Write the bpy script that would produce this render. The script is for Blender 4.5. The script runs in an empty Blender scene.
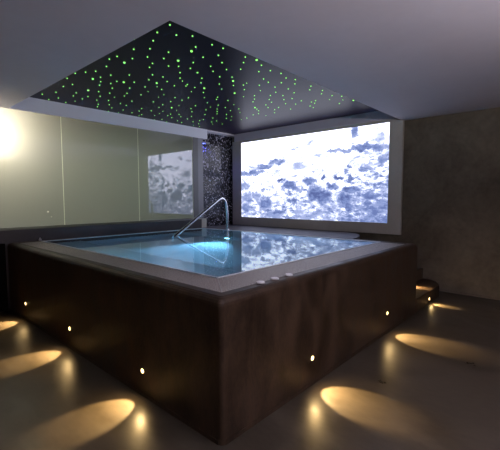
import bpy, bmesh, math, random
from mathutils import Vector, Matrix
S = bpy.context.scene
COL = S.collection
PI = math.pi

# ---------------------------------------------------------------- camera
cam = bpy.data.objects.new('camera', bpy.data.cameras.new('camera'))
COL.objects.link(cam); S.camera = cam
cam.data.sensor_fit = 'HORIZONTAL'; cam.data.sensor_width = 36
cam.data.lens = 36 * 366.9 / 500
cam.data.clip_start = 0.02
F = Vector((0.74108638, 0.66751142, -0.072246)); R = Vector((0.6691464, -0.74312767, -0.00208892)); U = Vector((0.05508238, 0.04679508, 0.99738466))
M = Matrix(((R.x, U.x, -F.x), (R.y, U.y, -F.y), (R.z, U.z, -F.z))).to_4x4()
M.translation = Vector((-1.555, -1.647, 1.6))
cam.matrix_world = M
# ---------------------------------------------------------------- world, exposure
w = bpy.data.worlds.new('world'); S.world = w; w.use_nodes = True
w.node_tree.nodes['Background'].inputs[0].default_value = (0.5, 0.5, 0.6, 1)
w.node_tree.nodes['Background'].inputs[1].default_value = 0.0
S.view_settings.view_transform = 'Standard'; S.view_settings.look = 'None'
S.view_settings.exposure = 0.0; S.view_settings.gamma = 1.0
SCREEN_POWER = 2.5      # the video wall
SPOT_POWER = 82.0         # each floor-washing spot
GLOW_POWER = 9.5         # stray light of each of those spots
POOL_POWER = 560.0        # underwater lamp
BACK_LAMP = 140.0         # globe behind the frosted glass (emission)
BACK_AREA = 21.0         # corridor lighting behind the frosted glass
FILL_AREA = 215.0         # added fill lamp behind the camera, aimed up at the ceiling
def area(name, loc, rot, size, power, colour):
    l = bpy.data.lights.new(name, 'AREA'); l.shape = 'RECTANGLE'; l.size, l.size_y = size; l.energy = power; l.color = colour
    o = bpy.data.objects.new(name, l); COL.objects.link(o); o.location = loc; o.rotation_euler = rot
    return o
area('corridor_light', (1.2, 6.2, 2.9), (0, 0, 0), (5.5, 0.5), BACK_AREA, (0.80, 1.0, 0.82))
area('ceiling_fill', (0.0, -3.0, 2.35), (math.radians(165), 0, 0), (2.9, 0.4), FILL_AREA, (1.0, 0.92, 1.0))  # unseen fill lamp, added to brighten the ceiling

# ---------------------------------------------------------------- helpers
def rgb(c, a=1): return (c[0], c[1], c[2], a)
class NT:
    def __init__(s, name):
        s.m = bpy.data.materials.new(name); s.m.use_nodes = True
        s.t = s.m.node_tree; s.t.nodes.clear()
        s.out = s.n('ShaderNodeOutputMaterial')
    def n(s, kind, **kw):
        nd = s.t.nodes.new(kind)
        for k, v in kw.items():
            if k.startswith('i_'):
                key = k[2:]
                nd.inputs[int(key) if key.isdigit() else key.replace('_', ' ')].default_value = v
            else: setattr(nd, k, v)
        return nd
    def l(s, a, b): s.t.links.new(a, b)
    def surf(s, sh): s.l(sh.outputs[0], s.out.inputs[0]); return s.m
    def math(s, op, a, b=None, clamp=False):
        nd = s.n('ShaderNodeMath', operation=op, use_clamp=clamp)
        for i, x in enumerate((a, b)):
            if x is None: continue
            if isinstance(x, (int, float)): nd.inputs[i].default_value = x
            else: s.l(x, nd.inputs[i])
        return nd.outputs[0]
def plain(name, colour, rough=0.5, metal=0.0, spec=0.5, bump=0.0, bscale=60, coat=0.0):
    t = NT(name); p = t.n('ShaderNodeBsdfPrincipled')
    p.inputs['Base Color'].default_value = rgb(colour); p.inputs['Roughness'].default_value = rough
    p.inputs['Metallic'].default_value = metal; p.inputs['Specular IOR Level'].default_value = spec
    p.inputs['Coat Weight'].default_value = coat
    tc = t.n('ShaderNodeTexCoord'); nz = t.n('ShaderNodeTexNoise', i_Scale=bscale, i_Detail=4.0)
    t.l(tc.outputs['Object'], nz.inputs['Vector'])
    mr = t.n('ShaderNodeMapRange', i_3=rough * 0.9, i_4=min(1, rough * 1.1 + 0.01)); t.l(nz.outputs[0], mr.inputs[0]); t.l(mr.outputs[0], p.inputs['Roughness'])
    if bump:
        b = t.n('ShaderNodeBump', i_Strength=bump, i_Distance=0.004); t.l(nz.outputs[0], b.inputs['Height']); t.l(b.outputs[0], p.inputs['Normal'])
    return t.surf(p)
def mottled(name, c1, c2, scale, rough, stretch=(1, 1, 1), spec=0.5, bump=0.15, c3=None, rvar=0.12, ramp=(0.32, 0.68)):
    t = NT(name); p = t.n('ShaderNodeBsdfPrincipled'); p.inputs['Specular IOR Level'].default_value = spec
    tc = t.n('ShaderNodeTexCoord'); mp = t.n('ShaderNodeMapping'); mp.inputs['Scale'].default_value = stretch
    t.l(tc.outputs['Object'], mp.inputs[0])
    n1 = t.n('ShaderNodeTexNoise', i_Scale=scale, i_Detail=8.0, i_Roughness=0.62, i_Distortion=0.6); t.l(mp.outputs[0], n1.inputs['Vector'])
    n2 = t.n('ShaderNodeTexNoise', i_Scale=scale * 9, i_Detail=5.0, i_Roughness=0.6); t.l(mp.outputs[0], n2.inputs['Vector'])
    cr = t.n('ShaderNodeValToRGB'); cr.color_ramp.elements[0].position = ramp[0]; cr.color_ramp.elements[1].position = ramp[1]
    cr.color_ramp.elements[0].color = rgb(c1); cr.color_ramp.elements[1].color = rgb(c2)
    if c3: e = cr.color_ramp.elements.new(0.5); e.color = rgb(c3)
    mixv = t.math('ADD', t.math('MULTIPLY', n1.outputs[0], 0.75), t.math('MULTIPLY', n2.outputs[0], 0.25))
    t.l(mixv, cr.inputs[0]); t.l(cr.outputs[0], p.inputs['Base Color'])
    mr = t.n('ShaderNodeMapRange', i_1=0.3, i_2=0.7, i_3=max(0.05, rough - rvar), i_4=rough + rvar); t.l(n1.outputs[0], mr.inputs[0]); t.l(mr.outputs[0], p.inputs['Roughness'])
    b = t.n('ShaderNodeBump', i_Strength=bump, i_Distance=0.004); t.l(mixv, b.inputs['Height']); t.l(b.outputs[0], p.inputs['Normal'])
    return t.surf(p)
def emit(name, colour, strength):
    t = NT(name); e = t.n('ShaderNodeEmission', i_Strength=strength); e.inputs[0].default_value = rgb(colour)
    return t.surf(e)

M_FLOOR = mottled('polished concrete', (0.022, 0.018, 0.013), (0.09, 0.074, 0.056), 3.0, 0.36, stretch=(1.0, 0.45, 1.0), bump=0.12, rvar=0.10, ramp=(0.25, 0.75))
M_WALL = mottled('brown concrete render', (0.065, 0.054, 0.038), (0.20, 0.168, 0.122), 1.6, 0.7, ramp=(0.3, 0.75), bump=0.3, spec=0.3)
M_CASE = mottled('dark brown microcement', (0.014, 0.008, 0.005), (0.074, 0.046, 0.028), 5.0, 0.48, spec=0.35, stretch=(1.2, 1.2, 0.45), bump=0.5, ramp=(0.36, 0.66))
M_LEDGE = mottled('dark purple grey microcement', (0.085, 0.075, 0.08), (0.13, 0.118, 0.122), 2.0, 0.5)
M_CEIL = mottled('grey painted plaster', (0.59, 0.55, 0.60), (0.65, 0.61, 0.66), 0.9, 0.85, bump=0.05, spec=0.2)
M_PANEL = plain('black star panel lacquer', (0.018, 0.014, 0.032), 0.4, spec=0.1)
M_FRAME = mottled('grey render frame', (0.46, 0.44, 0.39), (0.56, 0.53, 0.47), 2.5, 0.6)
M_POST1 = plain('dark grey metal', (0.16, 0.16, 0.165), 0.5)  # darker tone of the two-tone post, also the spot bezels
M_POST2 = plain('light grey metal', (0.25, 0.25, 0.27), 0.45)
M_STEEL = plain('polished stainless steel', (0.85, 0.85, 0.87), 0.2, metal=1.0)
M_BRUSH = plain('brushed steel', (0.6, 0.6, 0.62), 0.3, metal=1.0)
M_BASIN = plain('pale blue basin', (0.50, 0.58, 0.62), 0.35)
M_LIP = plain('white basin edging', (0.78, 0.8, 0.84), 0.3)
M_WHITE = plain('pale satin button', (0.75, 0.76, 0.8), 0.3)
M_BEHIND = plain('pale corridor wall', (0.6, 0.59, 0.54), 0.8)
M_STAR = emit('green fibre glow', (0.30, 1.0, 0.18), 1.5)
M_LAMP = emit('warm spot lens', (1.0, 0.66, 0.24), 8)
M_GLOBE = emit('warm globe glow', (1.0, 0.86, 0.66), BACK_LAMP)
M_BLUE = emit('blue diode glow', (0.08, 0.12, 1.0), 9)
M_CYAN = emit('pool lamp lens', (0.35, 0.85, 1.0), 6)

def grate_material():
    t = NT('grey drain grating'); p = t.n('ShaderNodeBsdfPrincipled', i_Roughness=0.5)
    tc = t.n('ShaderNodeTexCoord'); v = t.n('ShaderNodeTexVoronoi', i_Scale=55.0); v.inputs['Randomness'].default_value = 0.15
    t.l(tc.outputs['Object'], v.inputs['Vector'])
    cr = t.n('ShaderNodeValToRGB'); cr.color_ramp.elements[0].position = 0.28; cr.color_ramp.elements[1].position = 0.5
    cr.color_ramp.elements[0].color = (0.08, 0.075, 0.07, 1); cr.color_ramp.elements[1].color = (0.55, 0.50, 0.46, 1)
    t.l(v.outputs['Distance'], cr.inputs[0]); t.l(cr.outputs[0], p.inputs['Base Color'])
    b = t.n('ShaderNodeBump', i_Strength=0.5, i_Distance=0.004); t.l(v.outputs['Distance'], b.inputs['Height']); t.l(b.outputs[0], p.inputs['Normal'])
    return t.surf(p)
M_GRATE = grate_material()

def mosaic_material():
    t = NT('black and silver mosaic'); p = t.n('ShaderNodeBsdfPrincipled', i_Roughness=0.2)
    tc = t.n('ShaderNodeTexCoord'); sc = t.n('ShaderNodeVectorMath', operation='SCALE'); sc.inputs['Scale'].default_value = 1 / 0.026
    t.l(tc.outputs['Object'], sc.inputs[0])
    fl = t.n('ShaderNodeVectorMath', operation='FLOOR'); t.l(sc.outputs[0], fl.inputs[0])
    wn = t.n('ShaderNodeTexWhiteNoise', noise_dimensions='3D'); t.l(fl.outputs[0], wn.inputs['Vector'])
    cr = t.n('ShaderNodeValToRGB'); r = cr.color_ramp; r.interpolation = 'CONSTANT'
    r.elements[0].color = (0.006, 0.006, 0.010, 1); r.elements[1].position = 0.45; r.elements[1].color = (0.03, 0.028, 0.036, 1)
    for q, c in ((0.66, (0.10, 0.095, 0.12)), (0.84, (0.26, 0.25, 0.30)), (0.93, (0.5, 0.48, 0.56))):
        e = r.elements.new(q); e.color = rgb(c)
    t.l(wn.outputs['Value'], cr.inputs[0])
    fr = t.n('ShaderNodeVectorMath', operation='FRACTION'); t.l(sc.outputs[0], fr.inputs[0])
    sp = t.n('ShaderNodeSeparateXYZ'); t.l(fr.outputs[0], sp.inputs[0])
    g = t.math('MINIMUM', t.math('GREATER_THAN', sp.outputs[0], 0.1), t.math('GREATER_THAN', sp.outputs[2], 0.1))
    mx = t.n('ShaderNodeMix', data_type='RGBA'); t.l(g, mx.inputs[0]); mx.inputs[6].default_value = (0.012, 0.012, 0.014, 1); t.l(cr.outputs[0], mx.inputs[7])
    t.l(mx.outputs[2], p.inputs['Base Color'])
    b = t.n('ShaderNodeBump', i_Strength=0.4, i_Distance=0.002); t.l(g, b.inputs['Height']); t.l(b.outputs[0], p.inputs['Normal'])
    return t.surf(p)
M_MOSAIC = mosaic_material()

def water_material():
    t = NT('pool water'); g = t.n('ShaderNodeBsdfGlass', i_IOR=1.333, i_Roughness=0.0); g.inputs['Color'].default_value = (0.86, 0.96, 1.0, 1)
    tc = t.n('ShaderNodeTexCoord'); nz = t.n('ShaderNodeTexNoise', i_Scale=1.6, i_Detail=2.0); t.l(tc.outputs['Object'], nz.inputs['Vector'])
    b = t.n('ShaderNodeBump', i_Strength=0.06, i_Distance=0.02); t.l(nz.outputs[0], b.inputs['Height']); t.l(b.outputs[0], g.inputs['Normal'])
    return t.surf(g)
M_WATER = water_material()

def frosted_material():
    t = NT('frosted green glass')
    tr = t.n('ShaderNodeBsdfTranslucent'); tr.inputs[0].default_value = (0.70, 0.71, 0.66, 1)
    df = t.n('ShaderNodeBsdfDiffuse'); df.inputs[0].default_value = (0.20, 0.22, 0.19, 1)
    m1 = t.n('ShaderNodeMixShader', i_0=0.4); t.l(tr.outputs[0], m1.inputs[1]); t.l(df.outputs[0], m1.inputs[2])
    gl = t.n('ShaderNodeBsdfGlossy', i_Roughness=0.01); gl.inputs[0].default_value = (0.86, 0.86, 1.0, 1)
    fr = t.n('ShaderNodeFresnel', i_IOR=2.5)
    m2 = t.n('ShaderNodeMixShader'); t.l(fr.outputs[0], m2.inputs[0]); t.l(m1.outputs[0], m2.inputs[1]); t.l(gl.outputs[0], m2.inputs[2])
    return t.surf(m2)
M_FROST = frosted_material()
def clearback():
    t = NT('clear glass back'); g = t.n('ShaderNodeBsdfTransparent'); g.inputs[0].default_value = (0.97, 0.99, 0.97, 1)
    return t.surf(g)
M_CLEAR = clearback()
def seal():
    t = NT('pale glass edge'); a = t.n('ShaderNodeBsdfTranslucent'); a.inputs[0].default_value = (0.95, 0.98, 0.85, 1); return t.surf(a)
M_SEAL = seal()

SY0, SY1, SZ0, SZ1 = 1.006, 4.726, 1.137, 2.98
BLOBS = "3.63,2.44,0.24,0.068,0.8 3.96,2.34,0.25,0.047,0.8 4.40,2.22,0.41,0.061,0.8 4.60,1.91,0.17,0.075,0.6 2.96,2.31,0.21,0.086,0.4 2.73,2.78,0.10,0.043,0.4 3.10,2.69,0.14,0.022,0.4 3.48,2.02,0.12,0.046,1.0 3.25,1.90,0.17,0.090,0.9 2.73,1.97,0.15,0.086,0.9 3.06,1.81,0.14,0.066,0.8 2.60,1.69,0.15,0.170,1.0 3.09,1.54,0.11,0.066,1.0 3.25,1.54,0.06,0.045,0.8 3.95,1.47,0.19,0.142,0.9 4.24,1.66,0.13,0.097,0.7 4.54,1.61,0.17,0.124,0.7 4.57,1.36,0.17,0.125,0.8 3.56,1.28,0.18,0.069,0.9 4.02,1.80,0.09,0.048,0.6 2.95,1.32,0.13,0.088,0.5 2.82,1.19,0.32,0.065,0.6 1.71,2.89,0.08,0.134,0.8 1.51,2.58,0.25,0.057,0.9 1.98,2.56,0.34,0.040,0.6 1.18,2.55,0.17,0.073,0.8 1.20,2.73,0.11,0.110,0.4 1.12,2.32,0.09,0.074,0.7 1.80,2.24,0.05,0.039,1.0 1.50,2.16,0.08,0.038,0.8 1.86,2.12,0.04,0.040,0.8 1.79,1.98,0.09,0.039,0.9 2.04,2.03,0.11,0.040,1.0 2.36,2.02,0.07,0.042,1.0 2.17,1.85,0.14,0.082,1.0 1.75,1.76,0.20,0.079,1.0 2.40,1.63,0.20,0.146,1.0 1.89,1.58,0.16,0.120,1.0 1.78,1.41,0.11,0.079,0.9 1.33,1.64,0.20,0.076,0.9 1.10,1.51,0.11,0.074,0.8 1.19,1.36,0.18,0.057,0.7 1.84,1.18,0.18,0.050,0.8 2.25,1.19,0.07,0.042,0.9 1.08,1.79,0.08,0.111,0.5 1.19,1.21,0.16,0.037,0.7 1.35,2.25,0.24,0.038,0.4"
def screen_material():
    t = NT('video wall picture'); tc = t.n('ShaderNodeTexCoord')
    nz = t.n('ShaderNodeTexNoise', i_Scale=5.5, i_Detail=8.0, i_Roughness=0.68); t.l(tc.outputs['Object'], nz.inputs['Vector'])
    sb = t.n('ShaderNodeVectorMath', operation='SUBTRACT'); t.l(nz.outputs['Color'], sb.inputs[0]); sb.inputs[1].default_value = (0.5, 0.5, 0.5)
    ds = t.n('ShaderNodeVectorMath', operation='SCALE'); ds.inputs['Scale'].default_value = 0.36; t.l(sb.outputs[0], ds.inputs[0])
    ad = t.n('ShaderNodeVectorMath', operation='ADD'); t.l(tc.outputs['Object'], ad.inputs[0]); t.l(ds.outputs[0], ad.inputs[1])
    acc = None
    for b in BLOBS.split():
        y, z, ry, rz, a = map(float, b.split(','))
        s = t.n('ShaderNodeVectorMath', operation='SUBTRACT'); t.l(ad.outputs[0], s.inputs[0]); s.inputs[1].default_value = (5.2, y, z)
        k = t.n('ShaderNodeVectorMath', operation='MULTIPLY'); t.l(s.outputs[0], k.inputs[0]); k.inputs[1].default_value = (0, 1 / ry, 1 / rz)
        ln = t.n('ShaderNodeVectorMath', operation='LENGTH'); t.l(k.outputs[0], ln.inputs[0])
        mr = t.n('ShaderNodeMapRange', interpolation_type='SMOOTHSTEP', i_1=0.6, i_2=1.5, i_3=a, i_4=0.0); t.l(ln.outputs['Value'], mr.inputs[0])
        acc = mr.outputs[0] if acc is None else t.math('MAXIMUM', acc, mr.outputs[0])
    # fine broken texture: pebbles and streaks, stronger towards the bottom
    mp = t.n('ShaderNodeMapping'); mp.inputs['Scale'].default_value = (1, 1, 2.2); t.l(tc.outputs['Object'], mp.inputs[0])
    n2 = t.n('ShaderNodeTexNoise', i_Scale=6.0, i_Detail=9.0, i_Roughness=0.72); t.l(mp.outputs[0], n2.inputs['Vector'])
    n3 = t.n('ShaderNodeTexNoise', i_Scale=2.0, i_Detail=5.0, i_Roughness=0.7, i_Distortion=1.0); t.l(mp.outputs[0], n3.inputs['Vector'])
    sp = t.n('ShaderNodeSeparateXYZ'); t.l(tc.outputs['Object'], sp.inputs[0])
    low = t.n('ShaderNodeMapRange', i_1=SZ0, i_2=SZ1, i_3=0.10, i_4=-0.10); t.l(sp.outputs[2], low.inputs[0])
    side = t.n('ShaderNodeMapRange', i_1=SY0, i_2=SY0 + 1.0, i_3=0.09, i_4=0.0); t.l(sp.outputs[1], side.inputs[0])
    f1 = t.math('ADD', t.math('ADD', n2.outputs[0], low.outputs[0]), side.outputs[0])
    fine = t.n('ShaderNodeMapRange', interpolation_type='SMOOTHSTEP', i_1=0.49, i_2=0.74, i_3=0.0, i_4=0.85); t.l(f1, fine.inputs[0])
    f3 = t.math('ADD', t.math('ADD', n3.outputs[0], low.outputs[0]), side.outputs[0])
    wash = t.n('ShaderNodeMapRange', interpolation_type='SMOOTHSTEP', i_1=0.49, i_2=0.74, i_3=0.0, i_4=0.6); t.l(f3, wash.inputs[0])
    brk = t.n('ShaderNodeMapRange', i_1=0.35, i_2=0.6, i_3=0.5, i_4=1.05); t.l(n2.outputs[0], brk.inputs[0])
    d = t.math('MAXIMUM', t.math('MULTIPLY', acc, brk.outputs[0]), t.math('MAXIMUM', fine.outputs[0], wash.outputs[0]), clamp=True)
    cr = t.n('ShaderNodeValToRGB'); r = cr.color_ramp
    r.elements[0].color = (0.86, 0.88, 1.06, 1); r.elements[1].color = (0.045, 0.06, 0.15, 1)
    for q, c in ((0.12, (0.50, 0.53, 0.68)), (0.35, (0.20, 0.23, 0.36)), (0.7, (0.085, 0.115, 0.24))):
        e = r.elements.new(q); e.color = rgb(c)
    t.l(d, cr.inputs[0])
    e = t.n('ShaderNodeEmission', i_Strength=SCREEN_POWER); t.l(cr.outputs[0], e.inputs[0])
    return t.surf(e)
M_SCREEN = screen_material()

def mk(name, bm, mats, parent=None, smooth=False):
    me = bpy.data.meshes.new(name); bmesh.ops.recalc_face_normals(bm, faces=bm.faces); bm.to_mesh(me); bm.free()
    if not isinstance(mats, (list, tuple)): mats = [mats]
    for m in mats: me.materials.append(m)
    if smooth:
        for p in me.polygons: p.use_smooth = True
    o = bpy.data.objects.new(name, me); COL.objects.link(o)
    if parent is not None:
        o.parent = parent; o.matrix_parent_inverse = Matrix.Translation(-Vector(parent.location)) if parent.type == 'EMPTY' and not parent.rotation_euler.z else parent.matrix_world.inverted()
    return o
def struct(name, bm, m): o = mk(name, bm, m); o['kind'] = 'structure'; return o
def tag(o, label, cat, group=None, kind=None):
    o['label'] = label; o['category'] = cat
    if group: o['group'] = group
    if kind: o['kind'] = kind
    return o
def empty(name, loc, label, cat, group=None):
    o = bpy.data.objects.new(name, None); COL.objects.link(o); o.location = loc; o.empty_display_size = 0.1
    return tag(o, label, cat, group)
def box(bm, x0, x1, y0, y1, z0, z1, bev=0.0, seg=2):
    t = bmesh.new(); bmesh.ops.create_cube(t, size=1)
    for v in t.verts: v.co = Vector((x0 + (v.co.x + .5) * (x1 - x0), y0 + (v.co.y + .5) * (y1 - y0), z0 + (v.co.z + .5) * (z1 - z0)))
    if bev: bmesh.ops.bevel(t, geom=t.edges[:], offset=bev, segments=seg, affect='EDGES', profile=0.5)
    me = bpy.data.meshes.new('t'); t.to_mesh(me); t.free(); bm.from_mesh(me); bpy.data.meshes.remove(me)
    return bm
def B(*a, **k): return box(bmesh.new(), *a, **k)
def prism(bm, pts, z0, z1, bev=0.0):
    t = bmesh.new(); lo = [t.verts.new((x, y, z0)) for x, y in pts]; hi = [t.verts.new((x, y, z1)) for x, y in pts]
    t.faces.new(lo[::-1]); top = t.faces.new(hi); n = len(pts)
    for i in range(n): t.faces.new((lo[i], lo[(i + 1) % n], hi[(i + 1) % n], hi[i]))
    if bev: bmesh.ops.bevel(t, geom=list(top.edges), offset=bev, segments=3, affect='EDGES', profile=0.5)
    me = bpy.data.meshes.new('t'); t.to_mesh(me); t.free(); bm.from_mesh(me); bpy.data.meshes.remove(me)
    return bm
def tube(bm, pts, r, seg=16):
    pts = [Vector(p) for p in pts]; rings = []
    up = Vector((0, 1, 0.01)).normalized()
    for i, p in enumerate(pts):
        d = (pts[min(i + 1, len(pts) - 1)] - pts[max(i - 1, 0)]).normalized()
        a = d.cross(up).normalized(); b = d.cross(a).normalized()
        rings.append([bm.verts.new(p + (a * math.cos(k * 2 * PI / seg) + b * math.sin(k * 2 * PI / seg)) * r) for k in range(seg)])
    for i in range(len(rings) - 1):
        for k in range(seg): bm.faces.new((rings[i][k], rings[i][(k + 1) % seg], rings[i + 1][(k + 1) % seg], rings[i + 1][k]))
    bm.faces.new(rings[0][::-1]); bm.faces.new(rings[-1])
    return bm
def lathe(bm, prof, axis='z', loc=(0, 0, 0), seg=24):
    """prof: (radius, height) pairs; closed with caps"""
    rings = []
    L = Vector(loc)
    def put(a, b, h):
        if axis == 'z': return L + Vector((a, b, h))
        if axis == 'x': return L + Vector((h, a, b))
        if axis == '-x': return L + Vector((-h, a, b))
        if axis == 'y': return L + Vector((a, h, b))
        if axis == '-y': return L + Vector((a, -h, b))
    for r, h in prof:
        rings.append([bm.verts.new(put(r * math.cos(k * 2 * PI / seg), r * math.sin(k * 2 * PI / seg), h)) for k in range(seg)])
    for i in range(len(rings) - 1):
        for k in range(seg): bm.faces.new((rings[i][k], rings[i][(k + 1) % seg], rings[i + 1][(k + 1) % seg], rings[i + 1][k]))
    bm.faces.new(rings[0][::-1]); bm.faces.new(rings[-1])
    return bm
def rrect(x0, x1, y0, y1, r, n=6):
    out = []
    for cx, cy, a0 in ((x1 - r, y1 - r, 0), (x0 + r, y1 - r, PI / 2), (x0 + r, y0 + r, PI), (x1 - r, y0 + r, 1.5 * PI)):
        for k in range(n + 1):
            a = a0 + k / n * PI / 2; out.append((cx + r * math.cos(a), cy + r * math.sin(a)))
    return out
def loft(bm, loops, close=False, cap0=False, cap1=False):
    rings = [[bm.verts.new(p) for p in lp] for lp in loops]; n = len(rings[0])
    pairs = list(zip(rings, rings[1:])) + ([(rings[-1], rings[0])] if close else [])
    for a, b in pairs:
        for k in range(n): bm.faces.new((a[k], a[(k + 1) % n], b[(k + 1) % n], b[k]))
    if cap0: bm.faces.new(rings[0][::-1])
    if cap1: bm.faces.new(rings[-1])
    return bm

# ---------------------------------------------------------------- the room
A, BY, H = 3.75, 4.455, 0.972
ZC, ZS = 2.986, 3.209
XO, YO, XW, YG = 0.235, 0.804, 5.19, 4.937
LX, FY = -3.4, -3.8
struct('floor', B(LX - .2, 5.46, FY - .2, 6.95, -0.12, 0.0), M_FLOOR)
struct('wall_right', B(5.26, 5.46, FY - .2, 6.95, 0.0, 3.5), M_WALL)
struct('wall_left', B(LX - .2, LX, FY - .2, 6.95, 0.0, 3.5), M_WALL)
struct('wall_back', B(LX, 5.26, FY - .2, FY, 0.0, 3.5), M_WALL)
struct('wall_corridor', B(LX, 5.26, 6.75, 6.95, 0.0, 3.5), M_BEHIND)
for bx in ((LX, 5.26, FY, YO, ZC, 3.5), (LX, XO, YO, YG, ZC, 3.5), (LX, 4.255, YG, 6.75, ZC, 3.5), (XO, XW - .02, YO, YG, 3.25, 3.5),
           (4.255, 5.26, YG, 5.1, 3.17, 3.5), (4.255, 5.26, 5.3, 6.75, ZC, 3.5), (XW - 0.02, 5.26, YO, YG, 3.03, 3.5)):
    struct('ceiling', B(*bx), M_CEIL)
struct('trim_6', B(XO, 4.255, YG - .012, YG, ZC, ZS), plain('fascia with painted light', (0.84, 0.85, 0.93), 0.6))  # pale colour stands in for light falling on the left bulkhead band
struct('wall_mosaic', B(4.15, 5.26, 5.1, 5.3, 0.0, 3.5), M_MOSAIC)
# dark upstand wall carrying the glass
bm = B(LX, 3.66, BY + 0.005, 5.1, 0.0, 1.15, bev=0.006)
struct('wall_plinth', bm, mottled('dark plum microcement', (0.035, 0.030, 0.032), (0.06, 0.052, 0.056), 2.0, 0.5))
struct('trim_1', B(3.66, 3.80, BY + 0.005, 5.1, 0.0, 1.165, bev=0.006), M_FRAME)
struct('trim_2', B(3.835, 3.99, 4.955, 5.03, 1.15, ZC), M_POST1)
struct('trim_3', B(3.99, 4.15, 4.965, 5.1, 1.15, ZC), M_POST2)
struct('trim_5', B(LX, -0.03, BY - .03, BY + .004, 0.0, .965), plain('painted dark sheet', (0.004, 0.004, 0.004), 0.9, spec=0.1))  # black sheet added for the dark of the unlit lower wall
struct('baseboard_right', B(5.245, 5.26, FY, 0.0, 0.0, 0.03), M_WALL)

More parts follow.
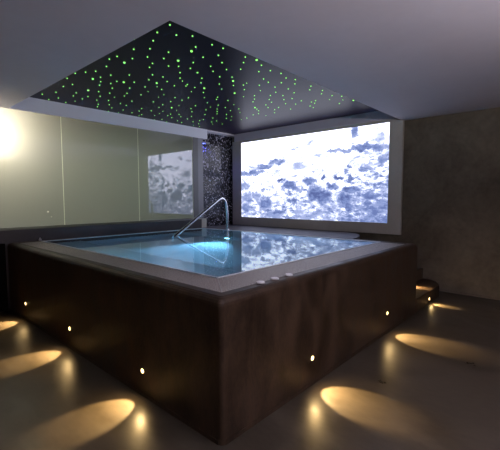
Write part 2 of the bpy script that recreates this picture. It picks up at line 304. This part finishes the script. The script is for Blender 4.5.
# star ceiling
panel = tag(mk('star_panel', B(XO, XW - 0.021, YO, YG, ZS, 3.249), M_PANEL), 'black ceiling panel dotted with green fibre optic stars above the whirlpool', 'ceiling panel')
def star_mesh(r):
    b = bmesh.new(); bmesh.ops.create_icosphere(b, subdivisions=1, radius=r)
    me = bpy.data.meshes.new('fibre_star'); b.to_mesh(me); b.free(); me.materials.append(M_STAR)
    for p in me.polygons: p.use_smooth = True
    return me
SR = [0.0068, 0.009, 0.0155]
smesh = [star_mesh(r) for r in SR]
stars = [tuple(map(float, s.split(','))) for s in "1.09,1.59,2 1.76,1.23,2 1.16,1.92,2 0.77,2.44,2 2.12,1.97,2 1.47,2.82,2 1.14,3.12,2 0.79,3.30,2 2.07,2.51,2 2.55,2.36,2 0.98,3.86,2 0.57,1.26,1 0.58,1.48,1 4.16,1.21,2 0.74,1.39,1 0.86,1.29,1 3.43,2.72,2 0.66,1.67,1 1.13,1.30,1 0.51,1.78,1 2.44,3.81,2 1.05,1.47,1 1.27,1.28,1 0.75,1.87,1 0.50,2.06,1 0.94,1.80,1 0.64,2.01,1 1.37,1.46,1 1.61,1.27,1 1.29,1.63,1 0.86,2.09,1 1.01,1.99,1 1.72,1.40,1 1.55,1.59,1 1.32,1.84,1 0.62,2.33,1 0.77,2.26,1 1.93,1.30,1 1.54,1.78,1 1.01,2.22,1 0.60,2.47,1 1.28,2.07,1 2.18,1.16,1 1.19,2.15,1 1.86,1.58,1 1.75,1.72,1 1.42,2.02,1 2.15,1.34,1 1.06,2.36,1 2.08,1.47,1 1.68,1.89,1 1.68,1.89,1 2.32,1.30,1 1.58,2.07,1 1.58,2.08,1 1.43,2.24,1 1.43,2.24,1 0.69,2.72,1 1.88,1.98,1 2.00,1.87,1 2.51,1.36,1 1.24,2.57,1 2.34,1.61,1 1.76,2.20,1 1.38,2.54,1 1.56,2.41,1 2.65,1.31,1 0.68,2.98,1 1.04,2.80,1 2.49,1.65,1 0.88,2.98,1 0.61,3.11,1 2.63,1.53,1 1.32,2.78,1 1.88,2.36,1 1.53,2.66,1 2.09,2.21,1 0.54,3.25,1 2.80,1.42,1 2.35,1.99,1 2.51,1.83,1 0.83,3.16,1 2.27,2.11,1 1.80,2.56,1 1.24,3.02,1 2.73,1.72,1 1.83,2.63,1 3.04,1.31,1 1.71,2.74,1 1.06,3.16,1 1.96,2.59,1 2.93,1.63,1 2.52,2.13,1 0.92,3.34,1 0.55,3.53,1 1.05,3.31,1 1.46,3.10,1 3.18,1.42,1 1.69,3.02,1 2.94,1.87,1 3.34,1.30,1 0.98,3.50,1 1.34,3.31,1 2.21,2.69,1 3.15,1.68,1 1.17,3.50,1 0.71,3.75,1 2.86,2.23,1 3.02,2.04,1 3.48,1.40,1 3.16,1.90,1 2.53,2.72,1 0.66,3.94,1 3.68,1.33,1 1.45,3.58,1 1.64,3.50,1 2.24,3.09,1 3.01,2.36,1 3.39,1.89,1 1.12,3.82,1 2.09,3.24,1 3.82,1.24,1 3.19,2.20,1 1.27,3.77,1 2.61,2.83,1 3.36,2.03,1 2.78,2.74,1 1.50,3.75,1 2.26,3.28,1 3.61,1.86,1 3.12,2.49,1 3.76,1.68,1 3.35,2.28,1 0.92,4.13,1 1.25,4.04,1 3.79,1.78,1 2.19,3.49,1 0.70,4.32,1 3.58,2.16,1 2.00,3.71,1 1.13,4.20,1 3.89,1.78,1 3.72,2.05,1 3.42,2.46,1 2.88,3.08,1 0.96,4.33,1 1.74,3.94,1 4.19,1.48,1 1.46,4.18,1 2.64,3.40,1 2.22,3.76,1 0.60,4.59,1 1.32,4.30,1 1.13,4.40,1 4.00,1.94,1 3.08,3.11,1 3.59,2.55,1 3.71,2.41,1 0.85,4.63,1 3.31,3.00,1 3.54,2.77,1 4.14,1.96,1 3.05,3.29,1 2.72,3.62,1 3.95,2.32,1 2.28,3.96,1 3.79,2.56,1 1.82,4.26,1 2.96,3.49,1 1.60,4.43,1 3.30,3.20,1 3.66,2.83,1 1.46,4.54,1 0.78,4.84,1 3.18,3.43,1 2.12,4.26,1 1.04,4.82,1 2.88,3.79,1 3.98,2.71,1 1.74,4.61,1 1.53,4.72,1 2.33,4.28,1 3.83,2.98,1 3.31,3.57,1 2.19,4.46,1 1.95,4.60,1 3.47,3.48,1 3.84,3.12,1 3.19,3.78,1 2.85,4.14,1 2.73,4.24,1 1.82,4.89,1 2.18,4.69,1 3.12,4.10,1 2.00,4.86,1 2.77,4.39,1 1.66,2.49,0 2.38,4.68,1 2.32,1.90,0 3.96,3.40,1 3.00,4.28,1 3.50,3.90,1 3.70,3.72,1 2.40,4.81,1 2.93,4.48,1 3.21,4.34,1 3.47,4.15,1 3.74,4.05,1 3.49,4.29,1 2.89,4.76,1 2.80,4.89,1 2.28,2.36,0 3.18,4.63,1 1.57,2.96,0 3.74,4.20,1 3.46,4.47,1 2.72,1.99,0 3.09,4.88,1 3.35,4.71,1 2.06,2.79,0 3.68,4.55,1 1.62,3.27,0 2.79,2.40,0 3.89,4.77,1 1.88,3.24,0 2.41,2.90,0 1.90,3.41,0 3.86,1.48,0 1.43,3.93,0 4.03,1.33,0 2.65,3.10,0 3.04,2.86,0 2.44,3.60,0 2.88,3.28,0 1.69,4.22,0 1.11,4.63,0 2.63,3.92,0 3.53,3.18,0 2.50,4.16,0 4.05,2.98,0 2.56,4.36,0 3.66,3.53,0 2.60,4.58,0 3.99,3.58,0 3.89,3.78,0 4.04,4.19,0 3.91,4.36,0 3.73,4.78,0".split()]
for x, y, k in stars[:100]:
    o = bpy.data.objects.new('fibre_star', smesh[int(k)]); COL.objects.link(o); o.location = (x, y, ZS - 0.003); o.parent = panel
bm = bmesh.new()
for x, y, k in stars[100:]:
    bmesh.ops.create_icosphere(bm, subdivisions=1, radius=SR[int(k)], matrix=Matrix.Translation((x, y, ZS - 0.003)))
o = mk('fibre_stars', bm, M_STAR, panel, smooth=True); o['kind'] = 'stuff'

# video wall
scr = empty('video_wall', (5.2, 2.9, SZ0), 'large glowing video wall showing a rocky blue-white stream', 'screen')
mk('display', B(5.205, 5.245, SY0, SY1, SZ0, SZ1), M_SCREEN, scr)
bm = B(XW, 5.26, 0.766, SY0, 0.932, 3.03, bev=0.004); box(bm, XW, 5.26, SY1, 5.03, 0.932, 3.03, bev=0.004)
box(bm, XW, 5.26, SY0, SY1, 0.932, SZ0, bev=0.004); box(bm, XW, 5.26, SY0, SY1, SZ1, 3.03, bev=0.004)
mk('screen_frame', bm, M_FRAME, scr)

# frosted glass panes
def pane(x0, x1, label):
    t = empty('glass_panel', ((x0 + x1) / 2, 4.966, 1.15), label, 'glass panel', 'frosted glass panels on the dark upstand')
    b = B(x0 + .006, x1 - .006, 4.96, 4.972, 1.151, ZC - 0.001)
    bmesh.ops.recalc_face_normals(b, faces=b.faces)
    for f in b.faces: f.material_index = 0 if f.normal.y < -0.5 else 1
    mk('pane', b, [M_FROST, M_CLEAR], t)
    b = B(x1 - .006, x1 + .006, 4.957, 4.972, 1.152, ZC - 0.002); bmesh.ops.recalc_face_normals(b, faces=b.faces)
    for f in b.faces: f.material_index = 0 if f.normal.y < -0.5 else 1
    mk('edge_seal', b, [M_SEAL, M_CLEAR], t)
pane(-1.92, -0.46, 'frosted glass panel at the far left end of the row, left of the bright glow')
pane(-0.46, 1.0, 'frosted glass panel with the bright lamp glow, at the left edge of the photo')
pane(1.0, 2.45, 'plain greenish frosted glass panel between the glowing one and the one reflecting the screen')
pane(2.45, 3.83, 'frosted glass panel mirroring the video wall, next to the mosaic corner')
gl = bmesh.new(); bmesh.ops.create_uvsphere(gl, u_segments=24, v_segments=12, radius=0.085, matrix=Matrix.Translation((0.06, 5.33, 2.58)))
t = empty('corridor_lamp', (0.06, 5.33, 2.58), 'bright round lamp shining through the leftmost frosted glass', 'lamp')
mk('globe', gl, M_GLOBE, t, smooth=True)
mk('lamp_stem', tube(bmesh.new(), [(0.06, 5.33, 2.66), (0.06, 5.33, 2.985)], 0.012), M_BRUSH, t)
# two tiny glowing dots put on the glass as painted reflections
for k, (x, z, lb) in enumerate(((0.74, 1.385, 'upper of two tiny painted reflections low on the frosted glass'), (0.79, 1.30, 'lower of two tiny painted reflections low on the frosted glass'))):
    tag(mk('reflection_dot', lathe(bmesh.new(), [(0.011, -0.002), (0.011, 0.004), (0.007, 0.008)], '-y', (x, 4.96, z), 12), emit('painted reflection glow', (1, 0.95, 0.8), 0.9 - 0.25 * k)), lb, 'light', 'painted reflections on the glass')
# blue diode lamp in the corner
t = empty('corner_spot', (4.37, 5.04, 2.86), 'small blue light glowing at the top of the mosaic corner', 'light')
mk('lamp_body', B(4.16, 4.42, 5.02, 5.098, 2.90, 2.94, bev=0.004), M_POST2, t)
mk('lens', B(4.20, 4.28, 5.03, 5.09, 2.895, 2.90), M_BLUE, t)
l = bpy.data.lights.new('blue_light', 'SPOT'); l.energy = 5; l.spot_size = math.radians(165); l.spot_blend = 0.5; l.color = (0.08, 0.1, 1.0); l.shadow_soft_size = 0.02
o = bpy.data.objects.new('blue_light', l); COL.objects.link(o); o.location = (4.32, 5.02, 2.86); o.parent = t; o.matrix_parent_inverse = Matrix.Translation(-t.location)

# landing and steps between pool and video wall
prism_pts = [(A + .004, 1.15), (4.05, 1.15), (4.35, 1.19), (4.65, 1.28), (4.92, 1.42), (5.1, 1.58), (5.185, 1.75), (5.185, 5.098), (3.805, 5.098), (3.805, BY + .03), (A + .004, BY + .03)]
struct('trim_4', prism(bmesh.new(), prism_pts, 0.0, 0.925, bev=0.012), M_LEDGE)
st = empty('pool_steps', (4.45, 0.0, 0.0), 'dark microcement steps tucked between the pool and the right wall', 'steps')
for k in range(4):
    z0, z1 = k * .185, (k + 1) * .185
    if k: pts = [(A + .004, .375 * k), (5.256, .375 * k), (5.256, 1.149), (A + .004, 1.149)]
    else: pts = [(A + .004, 0), (4.86, 0), (5.02, .05), (5.13, .13), (5.256, .26), (5.256, 1.149), (A + .004, 1.149)]
    mk('step', prism(bmesh.new(), pts, z0 + (0.001 if k else 0), z1, bev=0.008), M_CASE, st)

# ---------------------------------------------------------------- the whirlpool
tub = empty('whirlpool_tub', (A / 2, BY / 2, 0), 'large raised square whirlpool with dark brown microcement casing', 'whirlpool')
sec = [(0, 0), (0, .918), (.003, .936), (.012, .953), (.026, .965), (.045, .972), (.112, .972), (.116, .968), (.118, .90), (.16, .90), (.16, 0.0)]
loops = []
for ins, z in sec:
    r = max(0.01, 0.03 - ins * 0.3)
    loops.append([(x, y, z) for x, y in rrect(ins, A - ins, ins, BY - ins, r)])
mk('casing', loft(bmesh.new(), loops, close=True), M_CASE, tub, smooth=False)
bm = bmesh.new()
BE = 0.98
bx0, bx1, by0, by1 = .425, 3.554, .487, 4.306
def L(x0, x1, y0, y1, z, r): return [(x, y, z) for x, y in rrect(x0, x1, y0, y1, r)]
loft(bm, [L(.408, 3.624, .47, 4.33, .05, .02), L(.408, 3.624, .47, 4.33, .966, .02), L(.412, 3.620, .474, 4.326, .9695, .02), L(bx0 - .004, bx1 + .004, by0 - .004, by1 + .004, .9695, .02), L(bx0, bx1, by0, by1, .963, .02), L(bx0 + .02, bx1 - .02, by0 + .02, by1 - .02, .12, .06)], cap0=True, cap1=True)
mk('basin', bm, M_BASIN, tub)
mk('bench', B(bx0 + .001, BE, by0 + .02, by1 - .02, .125, .66, bev=.02, seg=3), M_BASIN, tub)
mk('bench_highlight', B(BE - .03, BE - .012, by0 + .03, by1 - .03, .6601, .664), M_LIP, tub)  # thin pale strip painted in as the highlight along the bench edge
mk('entry_step', B(3.06, bx1 - .01, 2.75, by1 - .02, .125, .48, bev=.02, seg=3), M_BASIN, tub)
lp = [L(.409, 3.623, .471, 4.329, .9698, .02), L(.409, 3.623, .471, 4.329, .9725, .02), L(bx0 + .002, bx1 - .002, by0 + .002, by1 - .002, .9725, .02), L(bx0 + .002, bx1 - .002, by0 + .002, by1 - .002, .9698, .02)]
mk('basin_lip', loft(bmesh.new(), lp, close=True), M_LIP, tub)
mk('bench', B(BE + .01, bx1 - .02, by0 + .001, by0 + .55, .125, .62, bev=.03, seg=3), M_BASIN, tub)
gx0, gx1, gy0, gy1 = .128, .404, .128, .466
mk('overflow_grate', prism(bmesh.new(), [(gx0, gy0), (gx1, gy1), (gx1, BY - .122), (gx0, BY - .122)], .945, .966), M_GRATE, tub)
mk('overflow_grate', prism(bmesh.new(), [(gx0 + .006, gy0), (A - .122, gy0), (A - .122, gy1), (gx1 + .005, gy1)], .945, .966), M_GRATE, tub)
mk('mitre_strip', prism(bmesh.new(), [(gx0 - .004, gy0), (gx0 + .009, gy0 - .002), (gx1 + .009, gy1 - .001), (gx1 - .004, gy1 + .001)], .9662, .969), plain('pale grout strip', (0.4, 0.39, 0.38), 0.5), tub)
bm = B(-.006, 0.0, .03, BY - .002, 0, .028); box(bm, .03, A, -.006, 0, 0, .028)
mk('base_trim', bm, M_CASE, tub)
# water surface
g = bmesh.new(); bmesh.ops.create_grid(g, x_segments=40, y_segments=40, size=0.5)
for v in g.verts: v.co = Vector(((bx0 + bx1) / 2 + v.co.x * (bx1 - bx0 - .001), (by0 + by1) / 2 + v.co.y * (by1 - by0 - .001), .966))
tag(mk('water', g, M_WATER, smooth=True), 'still clear blue water filling the whirlpool to the brim', 'water', kind='stuff')
# underwater lamp
def pool_lamp(x, y, ax, aim, power, label, size=115, z=.30):
    t = empty('pool_lamp', (x, y, z), label, 'pool light', 'round underwater lamps')
    mk('bezel', lathe(bmesh.new(), [(.10, .0), (.10, .012), (.085, .018), (.08, .02)], ax, (x, y, z)), M_BRUSH, t)
    mk('lens', lathe(bmesh.new(), [(.075, .019), (.072, .026), (.05, .032)], ax, (x, y, z)), M_CYAN, t)
    l = bpy.data.lights.new('pool_spot', 'SPOT'); l.energy = power; l.color = (0.22, 0.60, 1.0); l.spot_size = R_(size); l.spot_blend = 0.9; l.shadow_soft_size = 0.06
    o = bpy.data.objects.new('pool_spot', l); COL.objects.link(o); o.location = Vector((x, y, z)) + Vector(aim) * .06; o.rotation_euler = Vector(aim).to_track_quat('-Z', 'Y').to_euler()
    o.parent = t; o.matrix_parent_inverse = Matrix.Translation(-t.location)
def R_(d): return math.radians(d)
pool_lamp(3.058, 3.05, '-x', (-1, -.36, -.10), POOL_POWER, 'round cyan underwater lamp in the entry step below the handrail', size=75)
pool_lamp(2.2, by0 + .06, 'y', (0, 1, -.35), POOL_POWER * .4, 'added unseen underwater fill lamp in the near right pool wall', 150)  # added lamp, hidden from the camera, brightens the basin

# handrail
RAIL_TILT = 0.14
hr = empty('handrail', (3.63, 3.64, .97), 'bent stainless steel handrail rising from the rim into the water', 'handrail')
ctrl = [(3.63, .94), (3.625, 1.2), (3.605, 1.40), (3.585, 1.49), (3.545, 1.555), (3.485, 1.59), (3.42, 1.592), (3.34, 1.565), (3.2, 1.49), (2.8, 1.28), (2.4, 1.07), (2.2, .965), (2.165, .94), (2.145, .90), (2.14, .84), (2.14, .5), (2.14, .125)]
def smoothpath(p, n=6):
    out = []
    for i in range(len(p) - 1):
        p0, p1, p2, p3 = p[max(i - 1, 0)], p[i], p[i + 1], p[min(i + 2, len(p) - 1)]
        for k in range(n):
            s = k / n
            out.append(tuple(0.5 * (2 * b + (c - a) * s + (2 * a - 5 * b + 4 * c - d) * s * s + (3 * b - a - 3 * c + d) * s ** 3) for a, b, c, d in zip(p0, p1, p2, p3)))
    return out + [p[-1]]
mk('rail_tube', tube(bmesh.new(), [(x, 3.64 - (3.63 - x) * RAIL_TILT, z) for x, z in smoothpath(ctrl)], .028), M_STEEL, hr, smooth=True)
mk('flange', lathe(bmesh.new(), [(.048, 0), (.048, .006), (.03, .014), (.024, .016)], 'z', (3.63, 3.64, .9722)), M_STEEL, hr)

# three flat buttons on the rim, small nozzle at the back corner
for x, y, lb in ((.50, .100, 'flat oval steel button on the rim, nearest the front corner'), (.67, .100, 'flat oval steel button on the rim, middle of three'), (.86, .103, 'flat oval steel button on the rim, farthest from the front corner')):
    o = mk('control_button', lathe(bmesh.new(), [(.034, 0), (.035, .006), (.030, .011), (.012, .014)], 'z', (x, y, .972)), M_WHITE, smooth=True)
    tag(o, lb, 'button', 'steel buttons on the pool rim')
tag(mk('rim_nozzle', lathe(bmesh.new(), [(.02, 0), (.02, .02), (.012, .03), (.006, .045)], 'z', (.42, 4.40, .972), 12), M_BRUSH, smooth=True), 'tiny steel nozzle on the rim beside the dark upstand', 'nozzle')

# floor-washing recessed spots
def floor_spot(loc, d, label, k=1.0, size=60, down=40):
    t = empty('floor_spot', loc, label, 'recessed light', 'recessed spots low around the pool')
    ax = '-x' if d[0] else '-y'
    mk('bezel', lathe(bmesh.new(), [(.026, -.002), (.026, .003), (.021, .005)], ax, loc, 20), M_POST1, t)
    mk('lens', lathe(bmesh.new(), [(.019, .004), (.018, .007), (.010, .009)], ax, loc, 20), M_LAMP, t)
    l = bpy.data.lights.new('spot_beam', 'SPOT'); l.energy = SPOT_POWER * k; l.color = (1.0, 0.65, 0.27); l.spot_size = math.radians(size); l.spot_blend = 0.35; l.shadow_soft_size = 0.012
    o = bpy.data.objects.new('spot_beam', l); COL.objects.link(o)
    o.location = Vector(loc) + Vector(d) * .02
    v = Vector(d) * math.cos(math.radians(down)) + Vector((0, 0, -math.sin(math.radians(down))))
    o.rotation_euler = v.to_track_quat('-Z', 'Y').to_euler()
    l2 = bpy.data.lights.new('spot_glow', 'SPOT'); l2.energy = GLOW_POWER * k * 1.0; l2.spot_size = math.radians(158); l2.spot_blend = 1.0; l2.color = (1.0, 0.65, 0.27); l2.shadow_soft_size = 0.018
    o2 = bpy.data.objects.new('spot_glow', l2); COL.objects.link(o2); o2.location = Vector(loc) + Vector(d) * .03; o2.rotation_euler = (Vector(d) + Vector((0, 0, -.35))).to_track_quat('-Z', 'Y').to_euler(); o2.parent = t; o2.matrix_parent_inverse = Matrix.Translation(-t.location)
    o.parent = t; o.matrix_parent_inverse = Matrix.Translation(-t.location)
floor_spot((0, 3.74, .221), (-1, 0, 0), 'small warm recessed spot in the left casing side, farthest from the front corner')
floor_spot((0, 2.341, .220), (-1, 0, 0), 'small warm recessed spot in the middle of the left casing side')
floor_spot((0, .922, .212), (-1, 0, 0), 'small warm recessed spot in the left casing side, nearest the front corner')
floor_spot((1.062, 0, .238), (0, -1, 0), 'small warm recessed spot in the right casing side, nearer the front corner')
floor_spot((2.696, 0, .242), (0, -1, 0), 'small warm recessed spot in the right casing side, nearer the steps')
floor_spot((4.333, 0, .075), (0, -1, 0), 'small warm recessed spot in the lowest step', 0.5, size=56, down=35)
floor_spot((4.5, .375, .26), (0, -1, 0), 'small warm recessed spot in the second step, above the first tread', 0.6, size=70)
